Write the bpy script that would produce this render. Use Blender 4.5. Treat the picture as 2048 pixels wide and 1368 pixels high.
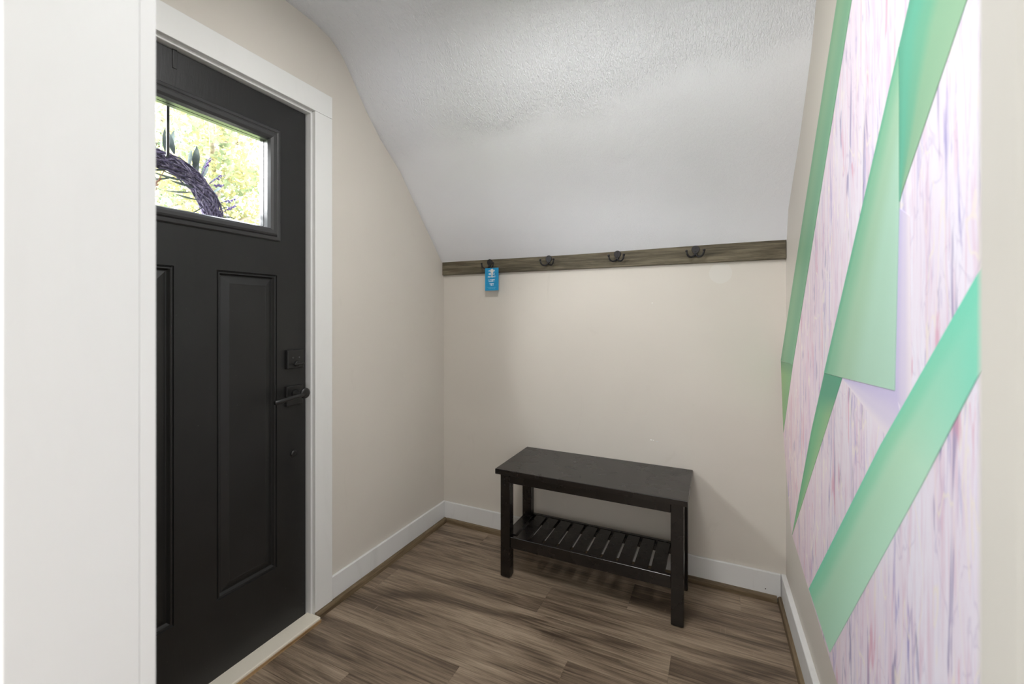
import bpy, bmesh, math, random
import numpy as np
from mathutils import Vector, Matrix
random.seed(7)
rng = np.random.default_rng(7)
SC = bpy.context.scene
COL = SC.collection
for o in list(bpy.data.objects):
    bpy.data.objects.remove(o)

# ------------------------------------------------------------------ camera
YAW = math.atan(411 / 866.0)
cam_d = bpy.data.cameras.new('camera')
cam = bpy.data.objects.new('camera', cam_d)
COL.objects.link(cam)
cam.location = (0, 0, 1.2)
cam.rotation_euler = (math.pi / 2, 0, YAW)
cam_d.sensor_width = 36.0
cam_d.lens = 36.0 * 866 / 2048
cam_d.shift_y = -(684 - 632) / 2048.0
cam_d.clip_start = 0.02
cam_d.dof.use_dof = True
cam_d.dof.focus_distance = 2.1
cam_d.dof.aperture_fstop = 3.6
SC.camera = cam

# ------------------------------------------------------------------ world, sun, area lights, exposure
W = bpy.data.worlds.new('world')
SC.world = W
W.use_nodes = True
nt = W.node_tree
nt.nodes.clear()
wo = nt.nodes.new('ShaderNodeOutputWorld')
bg = nt.nodes.new('ShaderNodeBackground')
bg.inputs[0].default_value = (0.86, 0.93, 1.0, 1)
bg.inputs[1].default_value = 11.0
nt.links.new(bg.outputs[0], wo.inputs[0])

def lamp(name, kind, loc, target, energy, color=(1, 1, 1), size=None, size_y=None, shape=None, angle=None):
    d = bpy.data.lights.new(name, kind)
    d.energy = energy
    d.color = color
    if size is not None: d.size = size
    if shape: d.shape = shape
    if size_y is not None: d.size_y = size_y
    if angle is not None: d.angle = angle
    o = bpy.data.objects.new(name, d)
    COL.objects.link(o)
    o.location = loc
    o.rotation_euler = (Vector(target) - Vector(loc)).to_track_quat('-Z', 'Y').to_euler()
    return o

lamp('sun', 'SUN', (-1.475 - 12.2, 0.84 - 12.9, 1.68 + 8.0), (-1.475, 0.84, 1.68), 23.0, (1, 0.985, 0.97), angle=math.radians(43))
# added wide fill lamps behind the camera, lifting the entry's overall light
lamp('hall_fill_west', 'AREA', (-0.70, -1.46, 1.20), (-0.70, 2.1, 1.20), 5.5, (1.0, 0.995, 0.985), size=1.1, size_y=1.7, shape='RECTANGLE')
lamp('hall_fill_east', 'AREA', (0.55, -1.46, 1.20), (0.55, 2.1, 1.20), 9.5, (1.0, 0.995, 0.985), size=1.0, size_y=1.7, shape='RECTANGLE')
# a lamp standing in the hall
lamp('hall_lamp_light', 'AREA', (-0.257, -1.30, 1.40), (-0.30, 2.1, 1.25), 3.0, (1, 0.99, 0.97), size=0.20, size_y=0.8, shape='RECTANGLE')
# added side fills: west one brightens the panel, east one the door wall
lamp('hall_side_fill_west', 'AREA', (-1.25, -1.1, 1.35), (0.25, 1.1, 1.1), 18, (0.95, 0.975, 1.0), size=0.4, size_y=0.8, shape='RECTANGLE')
lamp('hall_side_fill_east', 'AREA', (1.0, -0.75, 1.1), (-1.455, 1.6, 0.9), 11, (0.98, 0.99, 1.0), size=0.4, size_y=1.2, shape='RECTANGLE')
# added overhead fill disc for the entry, out of view
lamp('entry_fill_light', 'AREA', (-0.45, 0.75, 2.33), (-0.45, 0.751, 0), 15, (1, 0.99, 0.98), size=0.4, shape='DISK')

SC.view_settings.view_transform = 'Standard'
SC.view_settings.look = 'None'
SC.view_settings.gamma = 1
SC.view_settings.use_curve_mapping = False
SC.view_settings.exposure = 0.0

# ------------------------------------------------------------------ helpers
def s2l(c):
    return tuple(((v / 255.0) / 12.92 if v / 255.0 <= 0.04045 else ((v / 255.0 + 0.055) / 1.055) ** 2.4) for v in c) + (1.0,)

class NT:
    """small node-tree builder"""
    def __init__(s, name):
        s.m = bpy.data.materials.new(name)
        s.m.use_nodes = True
        s.t = s.m.node_tree
        s.b = s.t.nodes['Principled BSDF']
        s.out = s.t.nodes['Material Output']
    def n(s, typ, **kw):
        nd = s.t.nodes.new(typ)
        for k, v in kw.items():
            if k.startswith('i_'):
                key = k[2:]
                nd.inputs[int(key) if key.isdigit() else key].default_value = v
            else:
                setattr(nd, k, v)
        return nd
    def l(s, a, b):
        s.t.links.new(a, b)
    def coord(s, kind='Object', scale=(1, 1, 1), loc=(0, 0, 0), rot=(0, 0, 0)):
        tc = s.n('ShaderNodeTexCoord')
        mp = s.n('ShaderNodeMapping')
        mp.inputs['Scale'].default_value = scale
        mp.inputs['Location'].default_value = loc
        mp.inputs['Rotation'].default_value = rot
        s.l(tc.outputs[kind], mp.inputs['Vector'])
        return mp.outputs['Vector']
    def noise(s, vec, scale, detail=4, rough=0.55, dist=0.0):
        nd = s.n('ShaderNodeTexNoise')
        nd.inputs['Scale'].default_value = scale
        nd.inputs['Detail'].default_value = detail
        nd.inputs['Roughness'].default_value = rough
        nd.inputs['Distortion'].default_value = dist
        s.l(vec, nd.inputs['Vector'])
        return nd.outputs['Fac']
    def ramp(s, fac, stops, interp='LINEAR'):
        r = s.n('ShaderNodeValToRGB')
        r.color_ramp.interpolation = interp
        els = r.color_ramp.elements
        while len(els) < len(stops): els.new(0.5)
        for e, (p, c) in zip(els, stops):
            e.position = p
            e.color = c if len(c) == 4 else tuple(c) + (1,)
        s.l(fac, r.inputs['Fac'])
        return r.outputs['Color']
    def mix(s, fac, a, b, mode='MIX'):
        m = s.n('ShaderNodeMix', data_type='RGBA', blend_type=mode)
        for sock, v in ((m.inputs[0], fac), (m.inputs[6], a), (m.inputs[7], b)):
            if isinstance(v, (int, float)): sock.default_value = v
            elif isinstance(v, tuple): sock.default_value = v
            else: s.l(v, sock)
        return m.outputs[2]
    def math(s, op, a, b=None, c=None, clamp=False):
        m = s.n('ShaderNodeMath', operation=op)
        m.use_clamp = clamp
        for i, v in enumerate((a, b, c)):
            if v is None: continue
            if isinstance(v, (int, float)): m.inputs[i].default_value = v
            else: s.l(v, m.inputs[i])
        return m.outputs[0]
    def bump(s, height, strength=0.2, dist=0.01):
        b = s.n('ShaderNodeBump')
        b.inputs['Strength'].default_value = strength
        b.inputs['Distance'].default_value = dist
        s.l(height, b.inputs['Height'])
        s.l(b.outputs['Normal'], s.b.inputs['Normal'])
    def set(s, color=None, rough=None, metal=None, spec=None):
        if color is not None:
            if isinstance(color, tuple): s.b.inputs['Base Color'].default_value = color
            else: s.l(color, s.b.inputs['Base Color'])
        if rough is not None:
            if isinstance(rough, (int, float)): s.b.inputs['Roughness'].default_value = rough
            else: s.l(rough, s.b.inputs['Roughness'])
        if metal is not None: s.b.inputs['Metallic'].default_value = metal
        if spec is not None: s.b.inputs['Specular IOR Level'].default_value = spec
        return s.m

BLACKW = ((0, 0, 0, 1), (1, 1, 1, 1))

def m_wall(name, c1, c2):
    k = NT(name)
    v = k.coord()
    n1 = k.noise(v, 1.6, 3, 0.5, 0.4)
    col = k.ramp(n1, [(0.3, s2l(c1)), (0.7, s2l(c2))])
    # faint scuffs and rubbed spots in the paint
    v2 = k.coord(scale=(1, 1, 0.6))
    n2 = k.noise(v2, 5.5, 6, 0.7, 1.2)
    sc = k.ramp(n2, [(0.62, (0, 0, 0, 1)), (0.74, (1, 1, 1, 1))])
    col = k.mix(k.math('MULTIPLY', sc, 0.09), col, s2l((150, 140, 128)))
    n3 = k.noise(k.coord(scale=(1, 1, 1)), 160, 3, 0.6)
    n4 = k.noise(v, 22, 3, 0.5)
    k.bump(k.math('ADD', k.math('MULTIPLY', n3, 0.35), n4), 0.12, 0.004)
    return k.set(col, 0.55, spec=0.35)

def m_ceiling():
    k = NT('textured ceiling plaster')
    v = k.coord()
    tc = k.n('ShaderNodeTexCoord')
    sx = k.n('ShaderNodeSeparateXYZ')
    k.l(tc.outputs['Object'], sx.inputs[0])
    # combed / stippled texture above an uneven line across the slope, smoother coat below it
    wob = k.noise(v, 3.5, 4, 0.6)
    lvl = k.math('ADD', k.math('SUBTRACT', sx.outputs['Z'], k.math('MULTIPLY', sx.outputs['X'], 0.06)), k.math('MULTIPLY', wob, 0.16))
    mask = k.ramp(k.math('MULTIPLY_ADD', lvl, 13.0, -13.0 * 2.135 + 0.5, clamp=True), [(0.0, (0, 0, 0, 1)), (1.0, (1, 1, 1, 1))])
    rough_n = k.noise(k.coord(scale=(1.0, 0.32, 0.32), rot=(0, 0, 0.12)), 230, 3, 0.6, 0.9)
    rough_m = k.noise(k.coord(scale=(1.0, 0.7, 0.7)), 120, 2, 0.5, 1.0)
    ht_r = k.math('ADD', rough_n, k.math('MULTIPLY', rough_m, 0.6))
    sm = k.noise(v, 130, 4, 0.6, 1.2)
    sm2 = k.noise(v, 14, 3, 0.5, 0.6)
    ht_s = k.math('ADD', k.math('MULTIPLY', sm, 0.2), k.math('MULTIPLY', sm2, 0.35))
    mx = k.n('ShaderNodeMix', data_type='FLOAT')
    k.l(mask, mx.inputs[0]); k.l(ht_s, mx.inputs[2]); k.l(k.math('ADD', ht_r, 0.05), mx.inputs[3])
    k.bump(mx.outputs[0], 0.8, 0.0075)
    col = k.ramp(k.noise(v, 2.2, 3), [(0.3, s2l((239, 241, 246))), (0.7, s2l((243, 245, 250)))])
    return k.set(col, 0.6, spec=0.25)

def m_paint(name, c, rough=0.4, dirt=0.15, vert=True):
    k = NT(name)
    v = k.coord(scale=(1, 1, 0.25) if vert else (1, 1, 1))
    n = k.noise(v, 9, 5, 0.65, 0.6)
    d = k.ramp(n, [(0.55, (0, 0, 0, 1)), (0.8, (1, 1, 1, 1))])
    col = k.mix(k.math('MULTIPLY', d, dirt), s2l(c), s2l((c[0] * 0.72, c[1] * 0.71, c[2] * 0.69)))
    k.bump(k.noise(k.coord(scale=(1, 1, 0.1)), 90, 3), 0.08, 0.003)
    return k.set(col, rough, spec=0.4)

def m_plain(name, c, rough=0.5, metal=0.0, spec=0.5, var=0.1, scale=40):
    k = NT(name)
    n = k.noise(k.coord(), scale, 3)
    a = tuple(max(0, x * (1 - var)) for x in c); b = tuple(min(255, x * (1 + var)) for x in c)
    col = k.ramp(n, [(0.3, s2l(a)), (0.7, s2l(b))])
    return k.set(col, rough, metal, spec)

def m_floor():
    k = NT('brown oak laminate plank')
    oi = k.n('ShaderNodeObjectInfo')
    tc = k.n('ShaderNodeTexCoord')
    off = k.n('ShaderNodeCombineXYZ')
    k.l(k.math('MULTIPLY', oi.outputs['Random'], 37.0), off.inputs[0])
    k.l(k.math('MULTIPLY', oi.outputs['Random'], 91.0), off.inputs[1])
    add = k.n('ShaderNodeVectorMath', operation='ADD')
    k.l(tc.outputs['Object'], add.inputs[0]); k.l(off.outputs[0], add.inputs[1])
    def mp(scale):
        m = k.n('ShaderNodeMapping'); m.inputs['Scale'].default_value = scale
        k.l(add.outputs[0], m.inputs['Vector']); return m.outputs[0]
    big = k.noise(mp((1.0, 5.0, 1)), 1.5, 4, 0.55, 0.9)         # wide dark streaks
    mid = k.noise(mp((0.9, 17.0, 1)), 1.9, 6, 0.66, 1.6)
    fine = k.noise(mp((2.6, 120.0, 1)), 2.6, 5, 0.75, 0.5)       # pores
    # cathedral figure
    wv = k.n('ShaderNodeTexWave', wave_type='BANDS', bands_direction='Y', wave_profile='SIN')
    wv.inputs['Scale'].default_value = 3.4
    wv.inputs['Distortion'].default_value = 10.0
    wv.inputs['Detail'].default_value = 2.0
    wv.inputs['Detail Scale'].default_value = 0.6
    k.l(mp((0.5, 5.0, 1)), wv.inputs['Vector'])
    line = k.noise(mp((1.0, 46.0, 1)), 2.0, 4, 0.7, 0.9)
    t = k.math('ADD', k.math('MULTIPLY', big, 0.70), k.math('MULTIPLY', mid, 0.31))
    t = k.math('ADD', t, k.math('MULTIPLY', wv.outputs['Fac'], 0.035))
    t = k.math('ADD', t, k.math('MULTIPLY', k.math('SUBTRACT', line, 0.5), 0.34))
    t = k.math('ADD', t, k.math('MULTIPLY', k.math('SUBTRACT', oi.outputs['Random'], 0.5), 0.03))
    col = k.ramp(t, [(0.33, s2l((72, 60, 49))), (0.44, s2l((108, 92, 77))), (0.53, s2l((143, 125, 106))), (0.66, s2l((174, 155, 134)))])
    pore = k.ramp(fine, [(0.34, (0.34, 0.33, 0.32, 1)), (0.58, (1, 1, 1, 1))])
    col = k.mix(0.72, col, pore, 'MULTIPLY')
    # pale saw marks that cross the grain here and there
    saw = k.noise(mp((60, 1.6, 1)), 1.6, 2, 0.5, 0.2)
    sawm = k.noise(mp((2.2, 7, 1)), 1.4, 2, 0.5)
    sm = k.math('MULTIPLY', k.ramp(saw, [(0.66, (0, 0, 0, 1)), (0.74, (1, 1, 1, 1))]), k.ramp(sawm, [(0.58, (0, 0, 0, 1)), (0.68, (1, 1, 1, 1))]))
    col = k.mix(k.math('MULTIPLY', sm, 0.35), col, s2l((190, 172, 152)))
    k.bump(k.math('ADD', fine, k.math('MULTIPLY', mid, 0.6)), 0.18, 0.002)
    rgh = k.math('MULTIPLY_ADD', fine, 0.15, 0.36)
    return k.set(col, rgh, spec=0.4)

def m_wood(name, dark, mid, light, axis='X', rough=0.6, knots=True):
    k = NT(name)
    sc = {'X': (1.2, 14, 14), 'Y': (14, 1.2, 14), 'Z': (14, 14, 1.2)}[axis]
    v = k.coord(scale=sc)
    n1 = k.noise(v, 2.2, 6, 0.65, 0.7)
    sc2 = tuple(x * 5 if x > 2 else x * 2.5 for x in sc)
    n2 = k.noise(k.coord(scale=sc2), 1.8, 4, 0.7)
    t = k.math('ADD', k.math('MULTIPLY', n1, 0.6), k.math('MULTIPLY', n2, 0.42))
    col = k.ramp(t, [(0.36, s2l(dark)), (0.5, s2l(mid)), (0.64, s2l(light))])
    if knots:
        vo = k.n('ShaderNodeTexVoronoi'); vo.inputs['Scale'].default_value = 1.0
        kv = k.coord(scale={'X': (2.6, 11, 11), 'Y': (11, 2.6, 11), 'Z': (11, 11, 2.6)}[axis], loc=(0.35, 0.2, 0.15))
        k.l(kv, vo.inputs['Vector'])
        kn = k.ramp(vo.outputs['Distance'], [(0.06, (1, 1, 1, 1)), (0.17, (0, 0, 0, 1))])
        col = k.mix(k.math('MULTIPLY', kn, 0.7), col, s2l((74, 56, 44)))
    k.bump(t, 0.3, 0.003)
    return k.set(col, rough, spec=0.3)

def m_door():
    k = NT('black painted door skin')
    n = k.noise(k.coord(scale=(1, 3.2, 0.35)), 42, 5, 0.7, 1.0)     # embossed wood grain
    col = k.ramp(k.noise(k.coord(), 6, 4), [(0.3, s2l((24, 24, 24))), (0.7, s2l((30, 30, 30)))])
    # tiny pale specks
    sp = k.ramp(k.noise(k.coord(), 210, 1, 0.4), [(0.80, (0, 0, 0, 1)), (0.84, (1, 1, 1, 1))])
    col = k.mix(k.math('MULTIPLY', sp, 0.4), col, s2l((120, 120, 120)))
    k.bump(n, 0.14, 0.0025)
    return k.set(col, 0.42, spec=0.5)

def m_bench():
    k = NT('black brown stained wood')
    n = k.noise(k.coord(scale=(2, 24, 24)), 3, 5, 0.65, 0.6)
    col = k.ramp(n, [(0.3, s2l((10, 8, 8))), (0.55, s2l((17, 13, 12))), (0.75, s2l((32, 25, 21)))])
    k.bump(n, 0.12, 0.002)
    rg = k.ramp(k.noise(k.coord(), 9, 4), [(0.3, (0.25, 0.25, 0.25, 1)), (0.7, (0.29, 0.29, 0.29, 1))])
    return k.set(col, rg, spec=0.68)

def m_mural():
    k = NT('pink and lilac streaked print')
    def nz(sc, zs, loc, det=5, r=0.65, dist=0.5, rot=0.0):
        return k.noise(k.coord(scale=(1, 1, zs), loc=loc, rot=(rot, 0, 0)), sc, det, r, dist)
    tc = k.n('ShaderNodeTexCoord'); sx = k.n('ShaderNodeSeparateXYZ'); k.l(tc.outputs['Object'], sx.inputs[0])
    yy = k.math('MULTIPLY_ADD', sx.outputs['Y'], -1.0, 1.9, clamp=True)        # warm pink by the corner, cooler lilac by the opening
    base = k.mix(yy, s2l((235, 216, 219)), s2l((244, 240, 254)))
    n0 = nz(9, 0.25, (0, 2, 9), 4, 0.6)
    col = k.mix(k.ramp(n0, [(0.4, (0, 0, 0, 1)), (0.65, (0.6, 0.6, 0.6, 1))]), base, s2l((236, 216, 232)))
    n1 = nz(62, 0.06, (0, 0, 0), 6, 0.7, 0.6)
    col = k.mix(k.ramp(n1, [(0.50, (0, 0, 0, 1)), (0.78, (0.78, 0.78, 0.78, 1))]), col, s2l((218, 166, 194)))
    patch = k.ramp(nz(13, 0.22, (0, 7.3, 2.1), 4, 0.6), [(0.44, (0, 0, 0, 1)), (0.58, (1, 1, 1, 1))])
    n2 = nz(70, 0.065, (0, 3.7, 1.1), 5, 0.66, 0.9)
    lv = k.ramp(n2, [(0.55, (0, 0, 0, 1)), (0.66, (1, 1, 1, 1))])
    col = k.mix(k.math('MULTIPLY', k.math('MULTIPLY', lv, patch), 0.8), col, s2l((148, 140, 204)))
    n3 = nz(32, 0.11, (0, 5.1, 4.4), 3, 0.5, 1.2)
    dk = k.ramp(n3, [(0.63, (0, 0, 0, 1)), (0.68, (1, 1, 1, 1))])
    col = k.mix(k.math('MULTIPLY', dk, 0.62), col, s2l((128, 120, 172)))
    cv = k.math('ABSOLUTE', k.math('SUBTRACT', nz(11, 0.30, (0, 4, 2), 3, 0.55, 0.8), 0.5))
    col = k.mix(k.math('MULTIPLY', k.ramp(cv, [(0.0, (1, 1, 1, 1)), (0.012, (0, 0, 0, 1))]), 0.22), col, s2l((160, 142, 192)))
    n4 = nz(28, 0.12, (0, 9.1, 8.4), 3, 0.5, 1.2)
    rd = k.ramp(n4, [(0.62, (0, 0, 0, 1)), (0.68, (1, 1, 1, 1))])
    col = k.mix(k.math('MULTIPLY', rd, 0.62), col, s2l((222, 160, 184)))
    # cream hairlines running askew
    cr = k.noise(k.coord(scale=(1, 1, 0.22), rot=(0.35, 0, 0), loc=(0, 1, 5)), 16, 2, 0.5, 0.6)
    cm = k.math('ABSOLUTE', k.math('SUBTRACT', cr, 0.5))
    ch = k.ramp(cm, [(0.0, (1, 1, 1, 1)), (0.014, (0, 0, 0, 1))])
    col = k.mix(k.math('MULTIPLY', ch, 0.75), col, s2l((248, 240, 232)))
    return k.set(col, 0.5, spec=0.3)

def m_band(name, stops, along=None):
    """printed green band: colour runs across the band (u), and along it (v) when given"""
    k = NT(name)
    uv = k.n('ShaderNodeUVMap'); uv.uv_map = 'uv'
    sx = k.n('ShaderNodeSeparateXYZ'); k.l(uv.outputs[0], sx.inputs[0])
    w = k.math('MULTIPLY_ADD', k.math('SUBTRACT', k.noise(k.coord(), 4, 2), 0.5), 0.12, sx.outputs[0])
    col = k.ramp(w, [(p, s2l(c)) for p, c in stops], 'EASE')
    if along:
        fac = k.ramp(sx.outputs[1], [(p, (f, f, f, 1)) for p, f, c in along])
        col = k.mix(fac, col, s2l(along[0][2]))
    return k.set(col, 0.5, spec=0.3)

def m_glass():
    k = NT('clear door glass')
    k.t.nodes.remove(k.b)
    tr = k.n('ShaderNodeBsdfTransparent'); tr.inputs[0].default_value = (0.97, 0.98, 0.98, 1)
    gl = k.n('ShaderNodeBsdfGlossy'); gl.inputs['Roughness'].default_value = 0.02
    fr = k.n('ShaderNodeFresnel'); fr.inputs['IOR'].default_value = 1.45
    mx = k.n('ShaderNodeMixShader')
    ge = k.n('ShaderNodeNewGeometry')      # the far side of the pane bends light back parallel: no total reflection there
    k.l(k.math('MULTIPLY', fr.outputs[0], k.math('SUBTRACT', 1.0, ge.outputs['Backfacing'])), mx.inputs[0]); k.l(tr.outputs[0], mx.inputs[1]); k.l(gl.outputs[0], mx.inputs[2])
    k.l(mx.outputs[0], k.out.inputs[0])
    return k.m

def m_leaf(name, stops, scale=1.3, trans=0.5):
    k = NT(name)
    k.t.nodes.remove(k.b)
    n = k.noise(k.coord(), scale, 4, 0.65)
    col = k.ramp(n, [(p, s2l(c)) for p, c in stops])
    d = k.n('ShaderNodeBsdfDiffuse'); t = k.n('ShaderNodeBsdfTranslucent')
    k.l(col, d.inputs[0]); k.l(col, t.inputs[0])
    mx = k.n('ShaderNodeMixShader'); mx.inputs[0].default_value = trans
    k.l(d.outputs[0], mx.inputs[1]); k.l(t.outputs[0], mx.inputs[2]); k.l(mx.outputs[0], k.out.inputs[0])
    return k.m

M = dict(
    wall=m_wall('warm beige wall paint', (209, 203, 194), (215, 209, 200)),
    ceil=m_ceiling(),
    patch=m_wall('touch-up paint', (213, 209, 202), (217, 213, 206)),
    trim=m_paint('white trim paint', (228, 228, 226), 0.38, 0.10),
    trimg=m_paint('worn white trim paint', (224, 224, 223), 0.4, 0.25),
    jamb=m_paint('glossy white opening lining', (226, 227, 228), 0.3, 0.06),
    floor=m_floor(),
    sub=m_plain('dark underlay', (40, 34, 30), 0.8),
    shoe=m_wood('brown shoe moulding wood', (80, 66, 50), (110, 94, 72), (136, 119, 95), 'X', 0.5, False),
    shoey=m_wood('brown shoe moulding wood along side', (80, 66, 50), (110, 94, 72), (136, 119, 95), 'Y', 0.5, False),
    rail=m_wood('weathered grey brown board', (58, 53, 42), (92, 85, 69), (124, 115, 96), 'X', 0.65, True),
    door=m_door(),
    lite=m_plain('black window frame with glare', (56, 56, 57), 0.3, 0, 0.5, 0.04),  # black paint; window glare mixed in as an even grey
    hw=m_plain('matte black hardware', (26, 26, 26), 0.38, 0.0, 0.5),
    hook=m_plain('dark bronze hook metal', (38, 36, 37), 0.4, 0.35, 0.5),
    screw=m_plain('dull screw metal', (95, 95, 95), 0.4, 0.6),
    gap=m_plain('dark weatherstrip', (14, 14, 14), 0.8),
    glass=m_glass(),
    lining=m_paint('shaded white opening lining', (208, 206, 200), 0.35, 0.05),  # same white paint as jamb, dimmer light on this side put into the colour
    thresh=m_paint('cream threshold paint', (232, 225, 210), 0.5, 0.35, False),
    threshw=m_wood('bare tan threshold edge', (120, 92, 62), (168, 138, 100), (196, 168, 128), 'Y', 0.6, False),
    bench=m_bench(),
    mural=m_mural(),
    muraledge=m_plain('white canvas edge', (222, 218, 214), 0.7),
    card=m_plain('bright blue card', (22, 140, 190), 0.4, 0, 0.4, 0.05),
    ink=m_plain('white print', (236, 244, 248), 0.5, 0, 0.3, 0.02),
    ink2=m_plain('pale blue fine print', (120, 190, 220), 0.5, 0, 0.3, 0.02),
    key=m_plain('nickel key metal', (205, 203, 198), 0.35, 0.4, 0.5),
    string=m_plain('pale cord', (190, 186, 150), 0.8),
    chip=m_plain('bare white plaster chip', (235, 233, 228), 0.8),
    nailhole=m_plain('dark nail hole', (60, 55, 50), 0.9),
    vine=m_leaf('brown twig with backlight tint', [(0.3, (64, 58, 78)), (0.5, (110, 102, 130)), (0.7, (178, 168, 190))], 90, 0.1),  # brown twigs; the purple cast of backlight is put into the colour
    wleaf=m_leaf('grey green wreath leaf', [(0.3, (62, 68, 70)), (0.7, (98, 106, 104))], 30, 0.10),
    lav=m_leaf('lavender flower', [(0.3, (120, 104, 160)), (0.7, (170, 150, 200))], 60, 0.3),
    straw=m_leaf('dry pink straw', [(0.3, (150, 110, 100)), (0.7, (190, 150, 130))], 60, 0.3),
    leafA=m_leaf('yellow green maple leaf', [(0.3, (92, 102, 74)), (0.42, (132, 140, 108)), (0.54, (176, 164, 116)), (0.62, (206, 204, 190))], 2.2),
    leafB=m_leaf('fresh green leaf', [(0.3, (80, 96, 78)), (0.45, (120, 134, 108)), (0.60, (190, 196, 186))], 2.2),
    bark=m_plain('grey brown bark', (150, 136, 122), 0.9, 0, 0.2, 0.25, 14),
    lawn=m_plain('mown lawn', (132, 146, 96), 0.95, 0, 0.1, 0.3, 5),
    porch=m_plain('porch boards', (150, 145, 138), 0.8, 0, 0.2, 0.1, 8),
    siding=m_plain('outer wall', (200, 200, 196), 0.8, 0, 0.2, 0.03, 8),
)

class MB:
    def __init__(s):
        s.bm = bmesh.new()
    def box(s, a, b, bev=0.0, seg=1):
        x0, x1 = sorted((a[0], b[0])); y0, y1 = sorted((a[1], b[1])); z0, z1 = sorted((a[2], b[2]))
        vs = [s.bm.verts.new((x, y, z)) for x in (x0, x1) for y in (y0, y1) for z in (z0, z1)]
        q = [(0, 1, 3, 2), (4, 6, 7, 5), (0, 4, 5, 1), (2, 3, 7, 6), (0, 2, 6, 4), (1, 5, 7, 3)]
        fs = [s.bm.faces.new([vs[i] for i in f]) for f in q]
        if bev > 0:
            es = list({e for f in fs for e in f.edges})
            bmesh.ops.bevel(s.bm, geom=es, offset=bev, segments=seg, profile=0.5, affect='EDGES')
        return s
    def prism(s, pts, vec, bev=0.0):
        """planar polygon pts (3-D) pushed along vec"""
        vec = Vector(vec)
        a = [s.bm.verts.new(p) for p in pts]
        b = [s.bm.verts.new(Vector(p) + vec) for p in pts]
        n = len(pts)
        fs = [s.bm.faces.new(a[::-1]), s.bm.faces.new(b)]
        for i in range(n):
            fs.append(s.bm.faces.new((a[i], a[(i + 1) % n], b[(i + 1) % n], b[i])))
        if bev > 0:
            es = list({e for f in fs for e in f.edges})
            bmesh.ops.bevel(s.bm, geom=es, offset=bev, segments=1, profile=0.5, affect='EDGES')
        return s
    def tube(s, pts, r, sides=8, caps=True):
        pts = [Vector(p) for p in pts]
        rs = r if isinstance(r, (list, tuple)) else [r] * len(pts)
        rings = []
        prev = None
        for i, p in enumerate(pts):
            t = (pts[min(i + 1, len(pts) - 1)] - pts[max(i - 1, 0)]).normalized()
            if prev is None:
                u = t.orthogonal().normalized()
            else:
                u = (prev - t * prev.dot(t))
                u = u.normalized() if u.length > 1e-6 else t.orthogonal().normalized()
            prev = u
            w = t.cross(u)
            rings.append([s.bm.verts.new(p + (u * math.cos(2 * math.pi * k / sides) + w * math.sin(2 * math.pi * k / sides)) * rs[i]) for k in range(sides)])
        for a, b in zip(rings[:-1], rings[1:]):
            for k in range(sides):
                f = s.bm.faces.new((a[k], a[(k + 1) % sides], b[(k + 1) % sides], b[k])); f.smooth = True
        if caps:
            s.bm.faces.new(rings[0][::-1]); s.bm.faces.new(rings[-1])
        return s
    def lathe(s, prof, origin, axis, sides=24):
        """prof: (radius, height) pairs along axis"""
        axis = Vector(axis).normalized(); o = Vector(origin)
        u = axis.orthogonal().normalized(); w = axis.cross(u)
        rings = [[s.bm.verts.new(o + axis * h + (u * math.cos(2 * math.pi * k / sides) + w * math.sin(2 * math.pi * k / sides)) * r) for k in range(sides)] for r, h in prof]
        for a, b in zip(rings[:-1], rings[1:]):
            for k in range(sides):
                f = s.bm.faces.new((a[k], a[(k + 1) % sides], b[(k + 1) % sides], b[k])); f.smooth = True
        s.bm.faces.new(rings[0][::-1]); s.bm.faces.new(rings[-1])
        return s
    def ball(s, c, r, sub=2):
        g = bmesh.ops.create_icosphere(s.bm, subdivisions=sub, radius=r, matrix=Matrix.Translation(c))
        for v in g['verts']:
            for f in v.link_faces: f.smooth = True
        return s
    def build(s, name, mat, parent=None, at=None):
        bmesh.ops.recalc_face_normals(s.bm, faces=s.bm.faces)
        org = Vector(at) if at is not None else Vector((0, 0, 0))
        if at is not None:
            for v in s.bm.verts: v.co -= org
        me = bpy.data.meshes.new(name)
        s.bm.to_mesh(me); s.bm.free()
        if mat is not None: me.materials.append(mat)
        o = bpy.data.objects.new(name, me)
        COL.objects.link(o)
        o.location = org
        if parent is not None: put(o, parent)
        return o

def world_loc(o):
    p = Vector(o.location)
    while o.parent is not None:
        o = o.parent
        p = p + Vector(o.location)
    return p

def put(o, parent):
    """parent o keeping its place (all roots unrotated)"""
    loc = Vector(o.location)
    o.parent = parent
    o.location = loc - world_loc(parent)

def tag(o, label=None, cat=None, group=None, kind=None):
    if label: o['label'] = label
    if cat: o['category'] = cat
    if group: o['group'] = group
    if kind: o['kind'] = kind
    return o

def thing(name, loc, label, cat, group=None):
    o = bpy.data.objects.new(name, None)
    o.empty_display_size = 0.1
    COL.objects.link(o)
    o.location = loc
    return tag(o, label, cat, group)

def struct(name, mb, mat, label=None):
    o = mb.build(name, mat)
    return tag(o, label, None, None, 'structure')

def frame_profile(mb, y0, y1, z0, z1, prof, x0, sign=1, cap=True):
    """nested rectangles in a YZ plane: prof = (inset, height) pairs, height along +X * sign"""
    rings = []
    for ins, h in prof:
        x = x0 + sign * h
        rings.append([mb.bm.verts.new((x, y, z)) for y, z in ((y0 + ins, z0 + ins), (y1 - ins, z0 + ins), (y1 - ins, z1 - ins), (y0 + ins, z1 - ins))])
    for a, b in zip(rings[:-1], rings[1:]):
        for k in range(4):
            mb.bm.faces.new((a[k], a[(k + 1) % 4], b[(k + 1) % 4], b[k]))
    if cap: mb.bm.faces.new(rings[-1])
    return rings

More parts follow.
